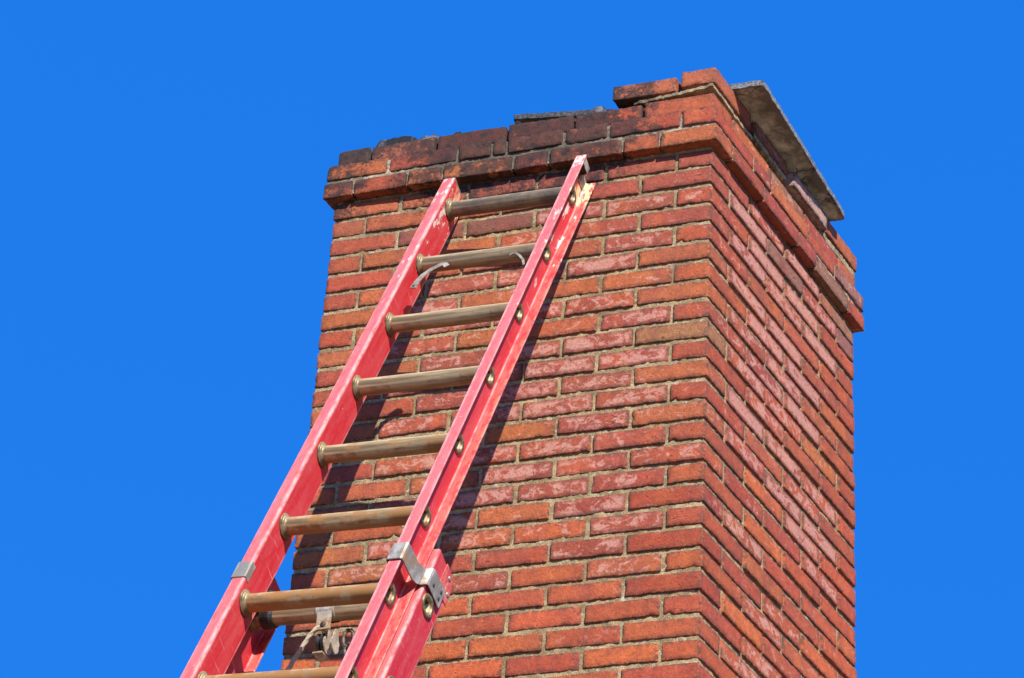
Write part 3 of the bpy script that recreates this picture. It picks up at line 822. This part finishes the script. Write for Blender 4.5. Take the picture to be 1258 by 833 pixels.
def part(name, bl, mat, parent=LAD, bev=.0015, rusty=.0, rot=None, loc=(0, 0, 0)):
    me = box_mesh(name, bl); bm = bmesh.new(); bm.from_mesh(me)
    if bev: bmesh.ops.bevel(bm, geom=list(bm.edges), offset=bev, segments=2, affect='EDGES')
    bm.to_mesh(me); bm.free(); fattr(me, 'rusty', [rusty]*len(me.vertices))
    o = link(name, me, mat, parent, loc); return o
def strip(name, path, w0, w1, th, mat, parent=LAD, axis=2, rusty=0.):
    """bent flat strip: path of (x,y) points, spans z w0..w1, thickness th to the left of travel"""
    V = []; F = []; n = len(path)
    for i, (x, y) in enumerate(path):
        a = path[max(0, i-1)]; b = path[min(n-1, i+1)]
        d = Vector((b[0]-a[0], b[1]-a[1])).normalized(); nx, ny = -d.y*th, d.x*th
        z0 = w0[i] if isinstance(w0, (list, tuple)) else w0; z1 = w1[i] if isinstance(w1, (list, tuple)) else w1
        V += [Vector((x, y, z0)), Vector((x, y, z1)), Vector((x+nx, y+ny, z1)), Vector((x+nx, y+ny, z0))]
    for i in range(n-1):
        a, b = 4*i, 4*i+4
        for k in range(4): F.append((a+k, b+k, b+(k+1) % 4, a+(k+1) % 4))
    e = 4*(n-1); F += [(3, 2, 1, 0), (e, e+1, e+2, e+3)]
    me = mesh(name, V, F); fattr(me, 'rusty', [rusty]*len(V))
    bm = bmesh.new(); bm.from_mesh(me); bmesh.ops.recalc_face_normals(bm, faces=bm.faces)
    bmesh.ops.bevel(bm, geom=[e_ for e_ in bm.edges if e_.calc_face_angle(0) > 1.2], offset=.0008, segments=2, affect='EDGES')
    bm.to_mesh(me); bm.free()
    return link(name, me, mat, parent)
def rivet(parent, p, axis, r=.006, mat=None):
    V = []; F = []; revolve_x(V, F, [(0, r), (.0015, r*.95), (.003, r*.6), (.0035, 0)], 0, 0, 14)
    if axis == 'y': V = [Vector((v.y, v.x, v.z)) for v in V]
    if axis == '-x': V = [Vector((-v.x, v.y, v.z)) for v in V]
    me = mesh('rivet', V, F); fattr(me, 'rusty', [.3]*len(V))
    return link('rivet', me, mat or STEEL, parent, p, smooth=True)

# end plugs in the tops of the fly rails
part('end_plug', [(-.031, -t-.0005, BK+.006, NF-.006, U(TOPL)-.02, U(TOPL)+.003)], BLACKP)
part('end_plug', [(LW+t+.0005, LW+.027, .002, NF-.006, U(TOPR)-.028, U(TOPR)+.001)], BLACKP)
pl = part('end_plate', [(LW+.0275, LW+.0295, -.002, NF-.006, U(TOPR)-.030, U(TOPR)+.002), (LW+t+.0006, LW+.0275, -.0022, .0008, U(TOPR)-.034, U(TOPR)+.002), (LW+t+.0006, LW+t+.004, -.040, -.0026, U(TOPR)-.050, U(TOPR)-.004)], STEEL, bev=.0006)
# metal edging on the web end of the left rail
part('end_plate', [(-t-.001, .001, BK-.001, NF-.002, U(TOPL)+.0005, U(TOPL)+.0045)], STEEL, bev=.0005)

# sliding guides that hold the fly section to the base section
zb = -1.57
br = strip('guide_bracket', [(-.004, NF-.022), (-.004, NF+.0025), (.0345+.004, NF+.0025)], 0, 0, .001, STEEL) if False else None
def zbracket():
    # wraps the front flange of the right fly rail, steps back and lies on the outside of the base rail
    x0 = LW
    path = [(x0-.0015, NF-.012), (x0-.0015, NF+.001), (x0+.000, NF+.0028), (x0+.0325, NF+.0028), (x0+.0355, NF+.0012), (x0+.0362, NF-.004),
            (x0+.0366, -.016), (x0+.0375, -.040), (x0+.0400, -.050), (x0+.0440, -.0545), (x0+.0490, -.0565), (x0+.0525, -.059), (x0+.0538, -.064), (x0+.0538, -.140)]
    zc = U(-1.738)
    n = len(path)
    sh_ = [0]*6 + [.006, .018, .026, .030, .033, .036, .040, .046]
    o = strip('guide_bracket', path, [zc-.031+q for q in sh_], [zc+.031+q for q in sh_], .0030, STEEL, rusty=.25)
    zc += .045
    # let the plate run down toward the back a little, as fixed on the base rail
    for p in ((x0+.0568, -.082, zc-.012), (x0+.0568, -.122, zc+.010), (x0+.0568, -.122, zc-.014)): rivet(o, p, 'x', .0055, DARKSTEEL)
    return o
zbracket()
def lbracket():
    path = [(-.020, NF-.012), (-.0385, NF-.012), (-.0385, NF+.0010), (-.037, NF+.0028), (-.003, NF+.0028), (.0012, NF+.0012), (.0016, NF-.018)]
    path = path[::-1]
    zc = U(-1.755)
    strip('guide_bracket', path, zc-.030, zc+.030, .0030, STEEL, rusty=.1)
lbracket()
# reinforcing plate with rounded corner on top of the right base rail
def top_plate(xp, s):
    V = []; F = []; x0, x1 = (xp, xp+s*.0025)
    y0, y1, z0, z1 = BB-.006, BF-.050, btop-.085, btop+.004
    pts = [(y1, z0), (y0, z0), (y0, z1-.05), (y0+.012, z1-.018), (y0+.034, z1), (y1, z1)]
    n = len(pts)
    for x in (x0, x1): V += [Vector((x, y, z)) for y, z in pts]
    F.append(tuple(range(n))); F.append(tuple(range(2*n-1, n-1, -1)))
    for k in range(n): F.append((k, (k+1) % n, n+(k+1) % n, n+k))
    me = mesh('rail_cap', V, F); bm = bmesh.new(); bm.from_mesh(me); bmesh.ops.recalc_face_normals(bm, faces=bm.faces); bm.to_mesh(me); bm.free()
    fattr(me, 'bare', [.12]*len(me.vertices)); fattr(me, 'wear_glint', [.1]*len(me.vertices)); fattr(me, 'faded', [.05]*len(me.vertices)); fattr(me, 'top', [0.3]*len(me.vertices))
    o = link('rail_cap', me, RED, LAD)
    for p in ((x1, y0+.030, z1-.020), (x1, y0+.012, z1-.060)): rivet(o, p, 'x' if s > 0 else '-x', .007)
    return o
# black guide shoe at the left end of the base's top rung
part('guide_shoe', [(-BX+.006, -.004, BF-.002, BF+.030, btop-.16, btop-.10), (-BX+.006, .012, BY-.028, BF+.004, btop-.17, btop-.115)], BLACKP, bev=.003)
V = []; F = []; revolve_x(V, F, [(-.012, 0), (-.012, .030), (.012, .031), (.020, .027), (.020, RR)], 0, 0)
sh = link('guide_shoe', mesh('guide_shoe', V, F), BLACKP, LAD, (0.0, BY, base_h[0][0]), smooth=False); rivet(sh, (-.002, .031, -.006), 'y', .005)

# rung latch arm at the second rung (flat bent strap with a hole)
def latch(path3, w, name='latch_arm'):
    V = []; F = []; n = len(path3)
    for i, (x, y, z) in enumerate(path3):
        a = Vector(path3[max(0, i-1)]); b = Vector(path3[min(n-1, i+1)]); d = (b-a).normalized()
        s = d.cross(Vector((0, 1, 0))).normalized()*w; m = d.cross(s).normalized()*.0012
        p = Vector((x, y, z))
        V += [p-s-m, p+s-m, p+s+m, p-s+m]
    for i in range(n-1):
        a, b = 4*i, 4*i+4
        for k in range(4): F.append((a+k, b+k, b+(k+1) % 4, a+(k+1) % 4))
    e = 4*(n-1); F += [(3, 2, 1, 0), (e, e+1, e+2, e+3)]
    me = mesh(name, V, F); fattr(me, 'rusty', [0.]*len(V))
    return link(name, me, LATCHM, LAD)
z1_ = U(-SP)
la = latch([(.109, .026, U(-.372)), (.102, .029, U(-.364)), (.094, .030, U(-.363)), (.084, .030, U(-.370)), (.067, .030, U(-.386)), (.050, .030, U(-.412)), (.041, .030, U(-.443)), (.038, .030, U(-.476))], .0085)
rivet(la, (.0385, .0318, U(-.467)), 'y', .0038, DARKSTEEL)
lb = latch([(.294, .027, U(-.357)), (.302, .029, U(-.353)), (.312, .030, U(-.354)), (.328, .030, U(-.370)), (.345, .030, U(-.395)), (.356, .030, U(-.425))], .0035)

# pulley hanging from the base section's top rung, and the haul rope
zp = base_h[0][0]; xp = .163
HANG = Matrix.Translation((xp, BY, zp)) @ Matrix.Rotation(-.402, 4, 'X') @ Matrix.Rotation(-.062, 4, 'Y')     # ladder frame -> plumb frame
def pulley():
    V = []; F = []
    seg = 26; R0 = RR+.0008; R1 = RR+.0038; hw = .0235
    ring = [(math.cos(math.radians(-70+310*k/seg)), math.sin(math.radians(-70+310*k/seg))) for k in range(seg+1)]
    prev = None
    for (c, s) in ring:
        b = len(V)
        for x in (-hw, hw):
            for r in (R0, R1): V.append(Vector((x, c*r, s*r)))
        if prev is not None:
            p = prev; F += [(p, b, b+1, p+1), (p+2, p+3, b+3, b+2), (p+1, b+1, b+3, p+3), (p, p+2, b+2, b)]
        prev = b
    me = mesh('pulley', V, F); bm = bmesh.new(); bm.from_mesh(me); bmesh.ops.recalc_face_normals(bm, faces=bm.faces); bm.to_mesh(me); bm.free()
    fattr(me, 'rusty', [.35]*len(V))
    pu = link('pulley', me, PULLEYM, LAD); pu.matrix_local = HANG
    part('strap_tongue', [(-.019, .019, RR-.004, RR+.002, -.060, -.004)], PULLEYM, pu, .001, .5)
    rivet(pu, (0, RR+.002, -.046), 'y', .0075, DARKSTEEL)
    yc = -.004; zc = -.082
    def cheek(x, k_=1):
        V = []; F = []; n = 20
        for xx in (x, x+.003):
            for k in range(n):
                a = 2*math.pi*k/n; V.append(Vector((xx, yc+.024*math.cos(a)*(1 if math.sin(a) < .2 else .70)*k_, zc+.031*math.sin(a)*(1.15 if math.sin(a) > 0 else 1))))
        F.append(tuple(range(n-1, -1, -1))); F.append(tuple(range(n, 2*n)))
        for k in range(n): F.append((k, (k+1) % n, n+(k+1) % n, n+k))
        me = mesh('cheek_plate', V, F); fattr(me, 'rusty', [.3]*len(V)); link('cheek_plate', me, PULLEYM, pu)
    cheek(.002); cheek(.022, .9)
    part('cheek_plate', [(-.026, .0015, yc-.022, yc+.020, zc-.036, zc-.030)], PULLEYM, pu, .001, .4)
    V = []; F = []; revolve_x(V, F, [(0, 0), (0, .025), (.004, .025), (.008, .018), (.012, .025), (.017, .025), (.017, 0)], 0, 0)
    link('sheave', mesh('sheave', V, F), BLACKP, pu, (-.018, yc, zc), smooth=False)
    for (hx, hz, sx, sz_) in ((.052, -.072, .013, .024), (.058, -.105, .012, .020)):
        V = []; F = []; n = 22; m = 8; rr = .0048
        for i in range(n+1):
            a = math.pi*1.75*i/n - .6; c = Vector((hx+sx*math.cos(a), yc-.01, hz+sz_*math.sin(a)))
            t1 = Vector((-sx*math.sin(a), 0, sz_*math.cos(a))).normalized(); s1 = Vector((0, 1, 0)); s2 = t1.cross(s1)
            for k in range(m):
                b = 2*math.pi*k/m; V.append(c + (s1*math.cos(b)+s2*math.sin(b))*rr*(1+.25*math.sin(i*2.1)))
        for i in range(n):
            for k in range(m): F.append((i*m+k, i*m+(k+1) % m, (i+1)*m+(k+1) % m, (i+1)*m+k))
        link('hook', mesh('hook', V, F), DARKSTEEL, pu, smooth=True)
pulley()
def rope():
    # three-strand lay: geometry twisted round the centre line
    pts = [Vector(p) for p in ((.000, .010, -.062), (-.006, .018, -.052), (-.018, .022, -.054), (-.036, .022, -.075), (-.052, .022, -.103), (-.078, .022, -.150), (-.115, .02, -.23), (-.17, .02, -.45), (-.20, .02, -1.1))]
    def cr(p0, p1, p2, p3, t): return .5*((2*p1)+(-p0+p2)*t+(2*p0-5*p1+4*p2-p3)*t*t+(-p0+3*p1-3*p2+p3)*t**3)
    C_ = []
    P = [pts[0]]+pts+[pts[-1]]
    for i in range(len(pts)-1):
        k = max(4, int((pts[i+1]-pts[i]).length/.003))
        for q in range(k): C_.append(cr(P[i], P[i+1], P[i+2], P[i+3], q/k))
    C_.append(pts[-1])
    V = []; F = []; s = 0; m = 18
    for i, c in enumerate(C_):
        if i: s += (c-C_[i-1]).length
        t1 = (C_[min(i+1, len(C_)-1)]-C_[max(i-1, 0)]).normalized(); s1 = t1.cross(Vector((0, 1, 0.01))).normalized(); s2 = t1.cross(s1)
        for k in range(m):
            b = 2*math.pi*k/m; r = .0056*(1+.13*math.cos(3*b+s*260))
            V.append(c + (s1*math.cos(b)+s2*math.sin(b))*r)
    for i in range(len(C_)-1):
        for k in range(m): F.append((i*m+k, i*m+(k+1) % m, (i+1)*m+(k+1) % m, (i+1)*m+k))
    m4 = ROT.to_4x4(); m4.translation = LO+Ld*FOOT
    o = link('rope', mesh('rope', V, F), ROPE, None, smooth=True); o.matrix_world = m4 @ HANG
    o['label'] = 'off-white braided haul rope hanging from the pulley between the ladder rails'; o['category'] = 'rope'
rope()
top_plate(LW+BX+.0003, 1)
top_plate(-BX-.0003, -1)
print('individual bricks', NB, 'hidden', len(hidden))
